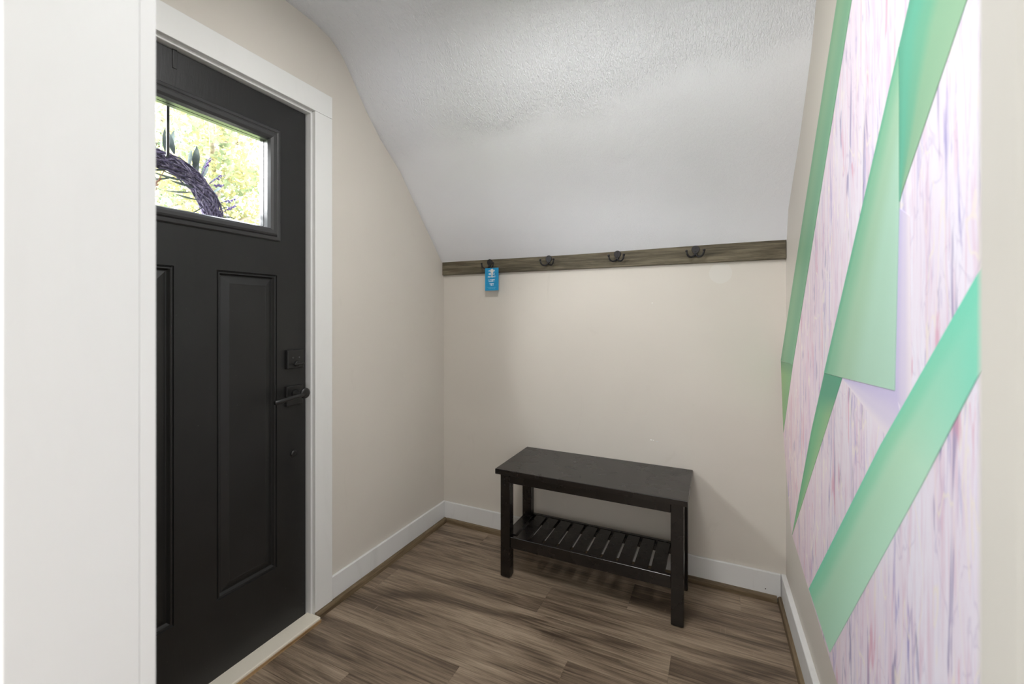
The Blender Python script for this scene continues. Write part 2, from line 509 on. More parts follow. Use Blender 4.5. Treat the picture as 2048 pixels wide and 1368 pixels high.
# ------------------------------------------------------------------ room dimensions
XL, YB = -1.455, 2.13                   # faces of the door wall and of the back wall
A0, SL = 0.2588, 0.0237                 # right wall face: x = A0 + SL * (YB - y)
def XR(y): return A0 + SL * (YB - y)
ZC = 2.375
OX0, OX1 = -0.62, 0.116                 # opening in the wall by the camera
FY0, FY1 = 0.166, 0.275                 # that wall's two faces
HY, HX0, HX1 = -1.5, -1.455, 1.1          # hall behind it
DY0, DY1, DZ0, DZ1 = 0.397, 1.205, 0.014, 1.998   # door slab
XD = -1.475

# ------------------------------------------------------------------ floor: planks laid along X
fl = struct('floor', MB().box((HX0 - 0.1, HY - 0.1, -0.06), (HX1 + 0.1, YB + 0.02, -0.009)), M['sub'], 'brown wood plank floor of the entry')
PW, PL = 0.18, 1.22
rows = []
y_top = 2.163
joints = {0: -1.133, 1: -0.335, 2: -0.662, 3: -0.148, 4: -0.472, 5: -0.798, 6: -1.119}
plank_cache = {}
def plank_mesh(L, Wd):
    key = (round(L, 3), round(Wd, 3))
    if key not in plank_cache:
        b = MB().box((0, 0, -0.0085), (L, Wd, 0), 0.0005)
        bmesh.ops.recalc_face_normals(b.bm, faces=b.bm.faces)
        me = bpy.data.meshes.new('floor_plank'); b.bm.to_mesh(me); b.bm.free()
        me.materials.append(M['floor'])
        plank_cache[key] = me
    return plank_cache[key]
r = 0
y1 = 2.165
edges = [2.165, 1.987, 1.806, 1.6255, 1.444, 1.2625, 1.081]
while edges[-1] > HY: edges.append(edges[-1] - 0.1815)
for r in range(len(edges) - 1):
    yt, yb = edges[r], edges[r + 1]
    yt = min(yt, YB); yb = max(yb, HY)
    # the entry sits between the door wall and the right wall; the hall is wider
    if yb > 0.27: xa, xb = XL, 0.31
    else: xa, xb = HX0, HX1
    j = joints.get(r, -1.0 + (r * 0.43) % 1.2)
    cuts = [j]
    while cuts[0] - PL > xa + 0.05: cuts.insert(0, cuts[0] - PL)
    while cuts[-1] + PL < xb - 0.05: cuts.append(cuts[-1] + PL)
    xs = [xa] + [c for c in cuts if xa + 0.03 < c < xb - 0.03] + [xb]
    for a, b in zip(xs[:-1], xs[1:]):
        o = bpy.data.objects.new('floor_plank', plank_mesh(b - a - 0.0003, yt - yb - 0.0003))
        COL.objects.link(o); o.location = (a, yb, 0); put(o, fl)

# ------------------------------------------------------------------ door wall (left) with its doorway
def wall_slab_profile(mb, x0, x1, poly):
    """polygon in YZ pushed from x0 to x1"""
    mb.prism([(x0, y, z) for y, z in poly], (x1 - x0, 0, 0))
LPROF = [(2.108, 1.515), (1.904, 1.747), (1.741, 1.935), (1.60, 2.045), (1.52, 2.125), (1.463, 2.192), (1.412, 2.258), (1.362, 2.315), (1.30, 2.352), (1.22, 2.368), (1.10, 2.374)]
RPROF = [(2.108, 1.515), (2.074, 1.63), (1.863, 1.815), (1.735, 1.951), (1.66, 2.04), (1.61, 2.125), (1.57, 2.2), (1.50, 2.28), (1.42, 2.335), (1.30, 2.366), (1.10, 2.374)]
OPY0, OPY1, OPZ = DY0 - 0.010, DY1 + 0.010, 2.016     # rough opening = outside of the jamb lining minus reveal
mb = MB()
XO = -1.60
mb.box((XO, OPY1 + 0.02, 0), (XL, YB + 0.1, 2.6))
mb.box((XO, FY0, 0), (XL, OPY0 - 0.02, 2.6))
mb.box((XO, OPY0 - 0.02, OPZ + 0.02), (XL, OPY1 + 0.02, 2.6))
wl = struct('wall_left', mb, M['wall'], 'beige painted wall holding the black front door')

wb = struct('wall_back', MB().box((XL - 0.1, YB, 0), (0.5, YB + 0.1, 2.6)), M['wall'], 'low beige back wall under the sloped ceiling')
for px, pz, w in ((-0.289, 0.613, 0.011), (-0.262, 0.609, 0.012), (-0.275, 0.612, 0.004), (-0.28, 1.26, 0.003)):
    c = MB().prism([(px, YB - 0.0004, pz), (px + w, YB - 0.0004, pz - 0.001), (px + w * 0.9, YB - 0.0004, pz + 0.004), (px + w * 0.3, YB - 0.0004, pz + 0.005)], (0, 0.0004, 0)).build('paint_chip', M['chip'], wb)
    tag(c, 'small white chip in the beige paint')

pt = MB().lathe([(0.046, 0), (0.045, 0.0003)], (0.012, YB - 0.0003, 1.39), (0, 1, 0), 28).build('paint_patch', M['patch'], wb)
tag(pt, 'round pale touch-up patch below the coat rail')
mb = MB()
mb.prism([(XR(FY0), FY0, 0), (XR(YB + 0.1), YB + 0.1, 0), (XR(YB) + 0.12, YB + 0.1, 0), (XR(FY0) + 0.12, FY0, 0)], (0, 0, 2.6))
wr = struct('wall_right', mb, M['wall'], 'beige right wall behind the pink and green panel')

# wall with the opening, by the camera
mb = MB()
mb.box((HX0, FY0, 0), (OX0 - 0.018, FY1, 2.6))
mb.box((OX1 + 0.018, FY0, 0), (HX1, FY1, 2.6))
mb.box((OX0 - 0.018, FY0, 2.07), (OX1 + 0.018, FY1, 2.6))
struct('wall_front', mb, M['wall'], 'beige wall around the opening to the entry')
# lining of the opening, one board per side and one overhead, with casing boards on the entry side
t1 = thing('trim_1', (OX0, FY0, 0), 'wide glossy white lining at the left of the opening', None)
t1['kind'] = 'structure'
MB().box((OX0 - 0.018, FY0, 0), (OX0, FY1 - 0.0002, 2.07), 0.0006).build('lining_board', M['jamb'], t1)
MB().box((OX0 - 0.09, FY1, 0), (OX0 - 0.0002, FY1 + 0.017, 2.13), 0.0012, 2).build('casing_board', M['jamb'], t1)
t2 = thing('trim_2', (OX1, FY0, 0), 'white lining at the right edge of the opening', None)
t2['kind'] = 'structure'
MB().box((OX1, FY0, 0), (OX1 + 0.018, 0.2590, 2.07), 0.0015).build('lining_board', M['lining'], t2)
MB().box((OX1 + 0.0004, 0.2596, 0), (OX1 + 0.09, FY1 + 0.017, 2.13), 0.001, 2).build('casing_board', M['lining'], t2)
t3 = thing('trim_3', ((OX0 + OX1) / 2, FY0, 2.07), 'white head lining over the opening', None)
t3['kind'] = 'structure'
MB().box((OX0, FY0, 2.052), (OX1, FY1, 2.07), 0.0015).build('lining_board', M['jamb'], t3)
MB().box((OX0 - 0.0002, FY1, 2.054), (OX1 + 0.0002, FY1 + 0.017, 2.13), 0.002).build('casing_board', M['jamb'], t3)

# ceiling: flat part, rounded break, then the slope down to the back wall
mb = MB()
N = 24
grid = []
def lerp(a, b, t): return a + (b - a) * t
ext_l = [(2.14, 1.49)] + LPROF + [(FY0, 2.375)]
ext_r = [(2.14, 1.49)] + RPROF + [(FY0, 2.375)]
for i in range(N + 1):
    t = i / N
    row = []
    for (yl, zl), (yr, zr) in zip(ext_l, ext_r):
        x = lerp(XL - 0.05, 0.34, t)
        tt = max(0, min(1, (x - XL) / (0.27 - XL)))
        sm = tt
        wav = 0.004 * math.sin(3.1 * x + 5 * yl) * math.sin(2.2 * yl + x)
        row.append(mb.bm.verts.new((x, lerp(yl, yr, sm), lerp(zl, zr, sm) + wav)))
    grid.append(row)
for i in range(N):
    for j in range(len(ext_l) - 1):
        f = mb.bm.faces.new((grid[i][j], grid[i + 1][j], grid[i + 1][j + 1], grid[i][j + 1])); f.smooth = True
ce = struct('ceiling', mb, M['ceil'], 'white textured ceiling sloping down to the coat rack')
sm_ = ce.modifiers.new('thick', 'SOLIDIFY'); sm_.thickness = 0.05; sm_.offset = 1.0
if ce.data.polygons[0].normal.z > 0: sm_.offset = 1.0
else: sm_.offset = -1.0

# hall behind the camera
struct('wall_rear', MB().box((HX0 - 0.1, HY - 0.1, 0), (HX1 + 0.1, HY, 2.6)), M['wall'], 'beige hall wall behind the camera')
struct('wall_rear_left', MB().box((HX0 - 0.1, HY, 0), (HX0, FY0, 2.6)), M['wall'], 'beige left wall of the hall')
struct('wall_rear_right', MB().box((HX1, HY, 0), (HX1 + 0.1, FY0, 2.6)), M['wall'], 'beige right wall of the hall')
struct('ceiling_hall', MB().box((HX0, HY, ZC), (HX1, FY0, ZC + 0.1)), M['trim'], 'white hall ceiling')
struct('roof', MB().box((HX0 - 0.2, HY - 0.2, 2.62), (HX1 + 0.3, YB + 0.3, 2.72)), M['siding'], 'roof slab over the entry')

# ------------------------------------------------------------------ baseboards with brown shoe moulding
def shoe_poly(h=0.0265, w=0.0135):
    return [(0, 0), (w, 0), (w, h * 0.6), (w * 0.85, h * 0.85), (w * 0.5, h * 0.98), (0, h)]
BT = 0.013
b = MB().box((XL, 1.299, 0.0), (XL + BT, YB, 0.117), 0.0025, 2)
bl = struct('baseboard_left', b, M['trimg'], 'white baseboard between the door casing and the corner')
mb = MB()
prof = shoe_poly()
mb.prism([(XL + 0.0185 + d - (0.0035 if d == 0 else 0), 1.2135, z + 0.0) for d, z in prof], (0, YB - BT - 1.2135, 0)).build('shoe_moulding', M['shoey'], bl)
b = MB().box((XL + BT + 0.0003, YB - BT, 0.0), (XR(YB) - 0.019, YB, 0.117), 0.0025, 2)
bb = struct('baseboard_back', b, M['trimg'], 'white baseboard along the back wall behind the bench')
mb = MB()
mb.prism([(XL + 0.034, YB - BT - d, z) for d, z in prof], (XR(YB) - 0.019 - XL - 0.034 - 0.015, 0, 0)).build('shoe_moulding', M['shoe'], bb)
MB().lathe([(0.0026, 0), (0.002, 0.0006)], (XR(YB) - 0.075, YB - BT - 0.0002, 0.045), (0, -1, 0), 8).build('nail_hole', M['nailhole'], bb)
RBT = 0.018
mb = MB()
y_end = FY1 + 0.018
def rwall_prism(mb, d0, d1, z0, z1, ya, yb, bev=0.0):
    mb.prism([(XR(ya) - d0, ya, z0), (XR(yb) - d0, yb, z0), (XR(yb) - d1, yb, z0), (XR(ya) - d1, ya, z0)], (0, 0, z1 - z0), bev)
rwall_prism(mb, -0.001, RBT, 0.0, 0.117, y_end, YB, 0.002)
br = struct('baseboard_right', mb, M['trimg'], 'white baseboard below the pink and green panel')
mb = MB()
pts = [(XR(y_end) - RBT - d, y_end, z) for d, z in prof]
mb.prism(pts, (XR(YB - BT) - XR(y_end), YB - BT - y_end, 0)).build('shoe_moulding', M['shoey'], br)

# ------------------------------------------------------------------ front door, jamb, casing, threshold
d1 = thing('door_1', (XD, DY1, 0), 'black front door with a top window and two raised panels', None)
d1['kind'] = 'structure'
WY0, WY1, WZ0, WZ1 = 0.535, 1.067, 1.493, 1.873       # hole in the slab
P1 = (0.8625, 1.076, 0.269, 1.351)
P2 = (2 * 0.801 - 1.076, 2 * 0.801 - 0.8625, 0.269, 1.351)
TH = 0.044
mb = MB()
def dbox(y0, y1, z0, z1, x0=XD - TH, x1=XD): mb.box((x0, y0, z0), (x1, y1, z1))
dbox(DY0, P2[0], DZ0, DZ1); dbox(P1[1], DY1 - 0.006, DZ0, DZ1)
dbox(P2[0], P1[1], DZ0, P1[2])
dbox(P2[1], P1[0], P1[2], P1[3])
dbox(P2[0], P1[1], P1[3], WZ0)
dbox(P2[0], WY0, WZ0, WZ1); dbox(WY1, P1[1], WZ0, WZ1)
dbox(P2[0], P1[1], WZ1, DZ1)
bmesh.ops.remove_doubles(mb.bm, verts=mb.bm.verts, dist=1e-5)
mb.build('door_slab', M['door'], d1)
for P in (P1, P2):
    mb = MB()
    frame_profile(mb, *P, [(0, 0), (0.0015, -0.005), (0.004, -0.006), (0.0065, -0.002), (0.0095, -0.0015), (0.012, -0.006), (0.015, -0.0105), (0.018, -0.0105), (0.042, -0.0025), (0.044, -0.003)], XD)
    frame_profile(mb, *P, [(0, 0), (0.02, 0.01), (0.045, 0.003)], XD - TH)
    mb.build('door_panel', M['door'], d1)
lf = MB()
lprof = [(0, -0.02), (0, 0.004), (0.003, 0.0075), (0.012, 0.0095), (0.015, 0.0075), (0.018, 0.0125), (0.024, 0.0155), (0.034, 0.0145), (0.042, 0.009), (0.047, -0.002), (0.047, -0.02)]
FO = (0.515, 1.087, 1.477, 1.888)
frame_profile(lf, *FO, lprof, XD, 1, False)
frame_profile(lf, *FO, lprof, XD - TH, -1, False)
lite = lf.build('window_frame', M['lite'], d1)
MB().box((XD - 0.026, FO[0] + 0.0465, FO[2] + 0.0465), (XD - 0.02, FO[1] - 0.0465, FO[3] - 0.0465)).build('glass_pane', M['glass'], lite)
# dark bottom sweep
MB().box((XD - TH, DY0, 0.0), (XD - 0.004, DY1, DZ0)).build('door_sweep', M['gap'], d1)
# deadbolt
db = MB().box((XD, 1.108, 0.999), (XD + 0.016, 1.179, 1.071), 0.003, 2).build('deadbolt', M['hw'], d1)
MB().lathe([(0.011, 0), (0.011, 0.006), (0.009, 0.008)], (XD + 0.016, 1.147, 1.017), (1, 0, 0), 16).build('thumb_turn_hub', M['hw'], db)
MB().box((XD + 0.022, 1.125, 1.0125), (XD + 0.034, 1.170, 1.0215), 0.003, 2).build('thumb_turn', M['hw'], db)
for yy in (1.131, 1.158):
    MB().lathe([(0.0035, 0), (0.003, 0.0015)], (XD + 0.016, yy, 1.041), (1, 0, 0), 10).build('screw', M['screw'], db)
# lever set
lp = MB().box((XD, 1.108, 0.858), (XD + 0.012, 1.179, 0.934), 0.003, 2).build('lever_plate', M['hw'], d1)
MB().lathe([(0.018, 0), (0.016, 0.006), (0.010, 0.014), (0.010, 0.05)], (XD + 0.012, 1.146, 0.902), (1, 0, 0), 20).build('lever_neck', M['hw'], lp)
MB().lathe([(0.014, 0), (0.0195, 0.003), (0.0205, 0.007), (0.0195, 0.011), (0.014, 0.014)], (XD + 0.056, 1.146, 0.908), (1, 0, 0), 24).build('lever_hub', M['hw'], lp)
MB().tube([(XD + 0.064, 1.150, 0.905), (XD + 0.065, 1.12, 0.902), (XD + 0.065, 1.07, 0.897), (XD + 0.064, 1.024, 0.893), (XD + 0.063, 1.020, 0.8925)], [0.0075, 0.008, 0.0085, 0.009, 0.007], 12).build('lever', M['hw'], lp)
for yy in (1.122, 1.133):
    MB().lathe([(0.003, 0), (0.0025, 0.0015)], (XD + 0.012, yy, 0.881), (1, 0, 0), 10).build('screw', M['screw'], lp)
MB().lathe([(0.0135, 0), (0.0125, 0.004), (0.008, 0.006)], (XD, 1.146, 0.671), (1, 0, 0), 20).build('hole_plug', M['hw'], d1)
# jamb boards behind the casing
jb = thing('trim_4', (XL, OPY1, 0), 'white door jamb lining and stop around the black door', None)
jb['kind'] = 'structure'
MB().box((XO, OPY1 - 0.007, 0), (XL, OPY1 + 0.02, OPZ + 0.02), 0.0015).build('jamb_board', M['trimg'], jb)
MB().box((XO, OPY0 - 0.02, 0), (XL, OPY0 + 0.007, OPZ + 0.02), 0.0015).build('jamb_board', M['trimg'], jb)
MB().box((XO, OPY0 + 0.007, OPZ - 0.013), (XL, OPY1 - 0.007, OPZ + 0.02), 0.0015).build('jamb_board', M['trimg'], jb)
for ya, yb, za, zb in ((DY1 - 0.009, OPY1 - 0.0072, 0.03, OPZ - 0.0132), (OPY0 + 0.0072, DY0 + 0.009, 0.03, OPZ - 0.0132), (DY0 + 0.0092, DY1 - 0.0092, DZ1 - 0.01, OPZ - 0.0132)):
    MB().box((XD - TH - 0.014, ya, za), (XD - TH - 0.001, yb, zb)).build('door_stop', M['gap'], jb)
# casing: side boards and a head board
cs = thing('trim_5', (XL, 1.214, 0), 'flat white casing boards around the black front door', None)
cs['kind'] = 'structure'
MB().box((XL, 1.214, 0.0), (XL + 0.018, 1.298, 2.0118), 0.0018, 2).build('casing_board', M['trim'], cs)
MB().box((XL, 2 * 0.801 - 1.298, 0.0), (XL + 0.018, 2 * 0.801 - 1.214, 2.0118), 0.0018, 2).build('casing_board', M['trim'], cs)
MB().box((XL, 2 * 0.801 - 1.298, 2.0125), (XL + 0.018, 1.298, 2.102), 0.0018, 2).build('casing_board', M['trim'], cs)
# threshold
th = thing('door_threshold', (XL, 0.8, 0), 'cream painted threshold strip along the foot of the black door', 'threshold')
th['kind'] = 'structure'
MB().box((XD - 0.003, OPY0 + 0.0075, 0.0), (-1.406, 1.2128, 0.020), 0.003, 2).build('threshold_strip', M['thresh'], th)
MB().box((-1.4055, OPY0 + 0.0075, 0.0), (-1.4015, 1.2128, 0.012), 0.001).build('threshold_edge', M['threshw'], th)
# metal strap over the door top that carries the wreath outside
wh = thing('wreath_hanger', (XD, 0.741, DZ1), 'slim dark metal strap hooked over the top of the door', 'hanger')
MB().box((XD + 0.0003, 0.735, 1.944), (XD + 0.0022, 0.747, DZ1 + 0.0022), 0.0006).build('inner_strap', M['door'], wh)
MB().box((XD - TH - 0.012, 0.735, DZ1 + 0.0003), (XD + 0.0022, 0.747, DZ1 + 0.0022), 0.0006).build('top_strap', M['door'], wh)
XW = XD - TH - 0.056
MB().box((XD - TH - 0.034, 0.757, 1.70), (XD - TH - 0.030, 0.765, DZ1 - 0.06), 0.0006).build('outer_strap', M['hw'], wh)
MB().tube([(XD - TH - 0.012, 0.741, DZ1 + 0.001), (XD - TH - 0.03, 0.75, DZ1 - 0.02), (XD - TH - 0.032, 0.761, DZ1 - 0.06)], 0.003, 6).build('outer_bend', M['hw'], wh)
MB().tube([(XD - TH - 0.032, 0.761, 1.702), (XD - TH - 0.04, 0.761, 1.699), (XD - TH - 0.044, 0.761, 1.706)], 0.003, 6).build('strap_hook', M['hw'], wh)

# ------------------------------------------------------------------ coat rail with four double hooks
rail = MB().box((XL + 0.002, YB - 0.019, 1.438), (XR(YB) - 0.001, YB - 0.0002, 1.529), 0.0012).build('coat_rail', M['rail'], None, (-0.6, YB, 1.438))
tag(rail, 'weathered grey brown board running the width of the back wall below the slope', 'rail')
YR = YB - 0.019

def hook_meshes():
    o = {}
    b = MB()      # plate: round top running into a narrow neck
    outline = []
    for k in range(0, 17):
        a = math.radians(-50 + k * (280 / 16.0))
        outline.append((0.0168 * math.cos(a), 0.0168 * math.sin(a)))
    outline += [(-0.0065, -0.018), (-0.006, -0.027), (0.0, -0.029), (0.006, -0.027), (0.0065, -0.018)]
    b.prism([(x, 0, z) for x, z in outline], (0, -0.005, 0), 0.001)
    o['plate'] = b
    def arm(s):
        b = MB()
        pts = []
        for t in np.linspace(0, 1, 14):
            a = math.pi * (1.0 + 0.93 * t)
            # U-shaped arm from the neck, out from the wall and sideways, tip turned up
            u = 0.021 + 0.021 * math.cos(a)
            w = 0.019 * math.sin(a)
            pts.append((s * (0.002 + u * 0.76), -0.006 - u * 0.56, -0.018 + w * 0.92))
        pts.append((s * (0.003 + 0.0435 * 0.76), -0.006 - 0.0435 * 0.56, -0.009))
        b.tube(pts, [0.0045] * 8 + [0.0041] * 6 + [0.0038], 8)
        b.ball(pts[-1], 0.0058, 2)
        return b
    o['armr'] = arm(1); o['arml'] = arm(-1)
    return o
hm = hook_meshes()
def first_hook(x, z, label):
    h = thing('coat_hook', (x, YR, z), label, 'hook', 'double hooks on the coat rail')
    for key, nm in (('plate', 'plate'), ('arml', 'hook_arm'), ('armr', 'hook_arm')):
        ob = hm[key].build(nm, M['hook'])
        ob.parent = h
    for zz in (0.006, -0.009):
        s_ = MB().lathe([(0.0032, 0), (0.0028, 0.0014)], (0, -0.005, zz), (0, -1, 0), 10).build('screw', M['hook'])
        s_.parent = h
    return h
def copy_tree(o, parent=None):
    c = o.copy(); COL.objects.link(c)
    if parent is not None: c.parent = parent
    for ch in [q for q in o.children]: copy_tree(ch, c)
    return c
HK = [(-1.137, 1.497, 'black double hook with the blue key tag hanging from it'),
      (-0.79, 1.497, 'empty black double hook next to the one with the blue tag'),
      (-0.437, 1.499, 'empty black double hook third from the door wall'),
      (-0.089, 1.499, 'empty black double hook nearest the pink and green panel')]
h0 = first_hook(*HK[0])
for x, z, lab in HK[1:]:
    c = copy_tree(h0); c.location = (x, YR, z); c['label'] = lab

# ------------------------------------------------------------------ blue key tag
KX, KY = -1.113, YR - 0.026
kt = thing('key_tag', (KX, KY, 1.465), 'bright blue card with white lettering and a key, hanging from a hook', 'key tag')
def ctr(y): return y
card = MB()
rc, w2, zt, zb = 0.003, 0.0415, 1.462, 1.339
card.prism([(KX + 0.001 + sx * w2, KY, z) for sx, z in ((-1, zb), (1, zb), (1, zt), (-1, zt))], (0, 0.0012, 0), 0.0004)
cd = card.build('card', M['card'], kt, (KX, KY, zt))
def text(body, size, x, y, z, mat, parent, name='lettering', sx=1.0):
    cu = bpy.data.curves.new(name, 'FONT')
    cu.body = body; cu.size = size; cu.align_x = 'CENTER'; cu.align_y = 'CENTER'; cu.extrude = 0.0001
    cu.offset = size * 0.018
    t = bpy.data.objects.new(name, cu)
    COL.objects.link(t)
    dg = bpy.context.evaluated_depsgraph_get()
    me = bpy.data.meshes.new_from_object(t.evaluated_get(dg))
    bpy.data.objects.remove(t); bpy.data.curves.remove(cu)
    R = Matrix.Rotation(math.pi / 2, 4, 'X') @ Matrix.Diagonal((sx, 1, 1, 1))
    me.transform(R)
    me.materials.clear(); me.materials.append(mat)
    o = bpy.data.objects.new(name, me); COL.objects.link(o)
    o.location = (x, y, z)
    put(o, parent)
    return o
TX = KX + 0.001
for body, size, z, sx in (('ALL THE', 0.0105, 1.4465, 1.0), ('KEYS I', 0.0155, 1.4285, 0.85), ('HAVEN\'T', 0.0115, 1.4135, 1.0), ('LOST', 0.019, 1.393, 0.82), ('YET', 0.019, 1.371, 0.82)):
    text(body, size, TX, KY - 0.0004, z, M['ink'], cd, sx=sx)
for z, w in ((1.3565, 0.028), (1.3515, 0.021)):
    for k in range(9):
        xx = TX - w + k * (2 * w / 9.0)
        MB().box((xx, KY - 0.0002, z - 0.0009), (xx + 2 * w / 9.0 * (0.6 + 0.3 * ((k * 7) % 3) / 2), KY + 0.0003, z + 0.0009)).build('fine_print', M['ink2'], cd)
MB().tube([(KX + 0.006, KY - 0.001, 1.458), (KX + 0.007, KY - 0.0022, 1.468), (KX + 0.0075, KY - 0.001, 1.478), (KX + 0.0065, KY + 0.004, 1.4815), (KX + 0.0055, KY + 0.008, 1.474), (KX + 0.0055, KY + 0.004, 1.462), (KX + 0.006, KY + 0.0005, 1.457)], 0.0006, 6).build('cord_loop', M['string'], kt)
kb = MB()
kx, kz, ky = KX + 0.004, 1.4455, KY - 0.0035
ring = [(kx + 0.0105 * math.cos(a), ky, kz + 0.0115 * math.sin(a)) for a in np.linspace(0, 2 * math.pi, 18, endpoint=False)]
kb.prism(ring, (0, 0.002, 0), 0.0005)
kb.prism([(kx - 0.0035, ky, kz - 0.0105), (kx + 0.0035, ky, kz - 0.0105), (kx + 0.0035, ky, kz - 0.030), (kx + 0.001, ky, kz - 0.035), (kx - 0.0015, ky, kz - 0.034), (kx - 0.0045, ky, kz - 0.029), (kx - 0.003, ky, kz - 0.026), (kx - 0.0048, ky, kz - 0.022), (kx - 0.0032, ky, kz - 0.018)], (0, 0.002, 0), 0.0003)
tag(kb.build('key', M['key'], kt), 'pale metal house key in front of the blue card')

# ------------------------------------------------------------------ bench
BX0, BX1, BY0, BY1, BZ = -0.920, -0.101, 1.757, 2.126, 0.502
LX0, LX1, LY0, LY1 = -0.904, -0.117, 1.780, 2.070
bn = thing('bench', ((BX0 + BX1) / 2, (BY0 + BY1) / 2, 0), 'black brown wooden bench with a slatted lower shelf against the back wall', 'bench')
MB().box((BX0, BY0, BZ - 0.024), (BX1, BY1, BZ), 0.0022, 2).build('seat', M['bench'], bn)
LW, LD = 0.047, 0.042
for lx in (LX0, LX1 - LW):
    for ly in (LY0, LY1 - LD):
        lg = MB().box((lx, ly, 0.004), (lx + LW, ly + LD, BZ - 0.0242), 0.002, 1).build('leg', M['bench'], bn)
        MB().box((lx + 0.006, ly + 0.006, 0), (lx + LW - 0.006, ly + LD - 0.006, 0.004)).build('foot_glide', M['hw'], lg)
ZA0, ZA1 = 0.435, BZ - 0.0242
MB().box((LX0 + LW + 0.0002, LY0 + 0.004, ZA0), (LX1 - LW - 0.0002, LY0 + 0.024, ZA1), 0.0015).build('apron', M['bench'], bn)
MB().box((LX0 + LW + 0.0002, LY1 - 0.024, ZA0), (LX1 - LW - 0.0002, LY1 - 0.004, ZA1), 0.0015).build('apron', M['bench'], bn)
for lx in (LX0 + 0.006, LX1 - 0.026):
    MB().box((lx, LY0 + LD + 0.0002, ZA0), (lx + 0.02, LY1 - LD - 0.0002, ZA1), 0.0015).build('apron', M['bench'], bn)
ZS0, ZS1 = 0.139, 0.189
MB().box((LX0 + LW + 0.0002, LY0 + 0.006, ZS0), (LX1 - LW - 0.0002, LY0 + 0.024, ZS1), 0.0012).build('shelf_rail', M['bench'], bn)
MB().box((LX0 + LW + 0.0002, LY1 - 0.024, ZS0), (LX1 - LW - 0.0002, LY1 - 0.006, ZS1), 0.0012).build('shelf_rail', M['bench'], bn)
for lx, wd in ((LX0 + 0.008, 0.050), (LX1 - 0.030, 0.020)):
    MB().box((lx, LY0 + LD + 0.0002, ZS0), (lx + wd, LY1 - LD - 0.0002, ZS1 - 0.002), 0.0012).build('shelf_rail', M['bench'], bn)
NS, pitch, sw = 10, 0.0655, 0.0535
for s_y in (LY0 + 0.0245, LY1 - 0.0395):
    MB().box((LX0 + LW + 0.001, s_y, 0.156), (LX1 - LW - 0.001, s_y + 0.015, 0.1735)).build('slat_batten', M['bench'], bn)
for k in range(NS):
    x = LX0 + 0.072 + k * pitch
    ya, yb = LY0 + 0.0245, LY1 - 0.0245
    MB().box((x, ya, 0.174), (x + sw, yb, 0.187), 0.0012).build('slat', M['bench'], bn, (x, ya, 0.174))
for lx, zz in ((LX0 + 0.0225, 0.452), (LX0 + 0.0235, 0.425)):
    MB().lathe([(0.0045, 0), (0.0035, 0.0008)], (lx, LY0, zz), (0, -1, 0), 10).build('dowel_cap', M['hw'], bn)

# ------------------------------------------------------------------ printed panel on the right wall
PO = 0.020          # its face stands this far off the wall
def PX(y, off=PO): return XR(y) - off
wp = thing('wall_panel', (PX(1.2), 1.2, 0.32), 'tall pink and lilac streaked panel with green ribbon bands on the right wall', 'wall art')
outline = [(1.05, 2.20), (1.269, 1.956), (2.112, 1.014), (2.105, 0.93), (2.062, 0.737), (1.968, 0.557), (1.872, 0.405), (1.58, 0.362), (1.269, 0.320), (0.70, 0.27), (0.42, 0.245), (0.42, 2.20)]
n_ = Vector((1, SL, 0)).normalized()
mb = MB()
mb.prism([(PX(y), y, z) for y, z in outline], tuple(n_ * (PO - 0.0008)))
bk = mb.build('panel_board', M['mural'], wp)

def strip(name, left, right, mat, lift=0.0012, label=None, nv=1):
    """band between two polylines of equal length; u across, v along"""
    b = bmesh.new()
    uvl = b.loops.layers.uv.new('uv')
    Nu = 10
    rows_ = []
    L = []
    for i in range(len(left) - 1):
        for k in range(12):
            t = k / 12.0
            L.append((lerp(left[i][0], left[i + 1][0], t), lerp(left[i][1], left[i + 1][1], t), lerp(right[i][0], right[i + 1][0], t), lerp(right[i][1], right[i + 1][1], t)))
    L.append((*left[-1], *right[-1]))
    n = len(L)
    uvs = {}
    for i, (ly, lz, ry, rz) in enumerate(L):
        row = []
        for j in range(Nu + 1):
            u = j / Nu
            y, z = lerp(ly, ry, u), lerp(lz, rz, u)
            v = b.verts.new((PX(y, PO + lift), y, z)); row.append(v); uvs[v] = (u, i / (n - 1))
        rows_.append(row)
    for i in range(n - 1):
        for j in range(Nu):
            f = b.faces.new((rows_[i][j], rows_[i][j + 1], rows_[i + 1][j + 1], rows_[i + 1][j]))
            for lp_ in f.loops: lp_[uvl].uv = uvs[lp_.vert]
    # give the band its thickness
    geom = bmesh.ops.extrude_face_region(b, geom=list(b.faces))
    vs = [e for e in geom['geom'] if isinstance(e, bmesh.types.BMVert)]
    bmesh.ops.translate(b, verts=vs, vec=n_ * (lift - 0.0001))
    bmesh.ops.recalc_face_normals(b, faces=b.faces)
    me = bpy.data.meshes.new(name); b.to_mesh(me); b.free(); me.materials.append(mat)
    o = bpy.data.objects.new(name, me); COL.objects.link(o); put(o, wp)
    if label: o['label'] = label
    return o
GA = m_band('sage green band', [(0.0, (124, 170, 134)), (0.3, (136, 178, 142)), (0.75, (122, 172, 138)), (1.0, (128, 178, 144))])
GA2 = m_band('olive green band', [(0.0, (150, 186, 132)), (1.0, (140, 184, 136))], [(0.0, 0.75, (92, 142, 112)), (0.18, 0.0, (0, 0, 0))])
GB1 = m_band('pale mint band', [(0.0, (104, 184, 148)), (0.10, (138, 196, 162)), (0.35, (166, 206, 176)), (0.7, (178, 218, 196)), (1.0, (182, 222, 202))])
GB2 = m_band('teal to mint band', [(0.0, (96, 174, 146)), (0.15, (104, 186, 158)), (0.40, (116, 184, 152)), (0.62, (146, 190, 156)), (1.0, (152, 194, 160))])
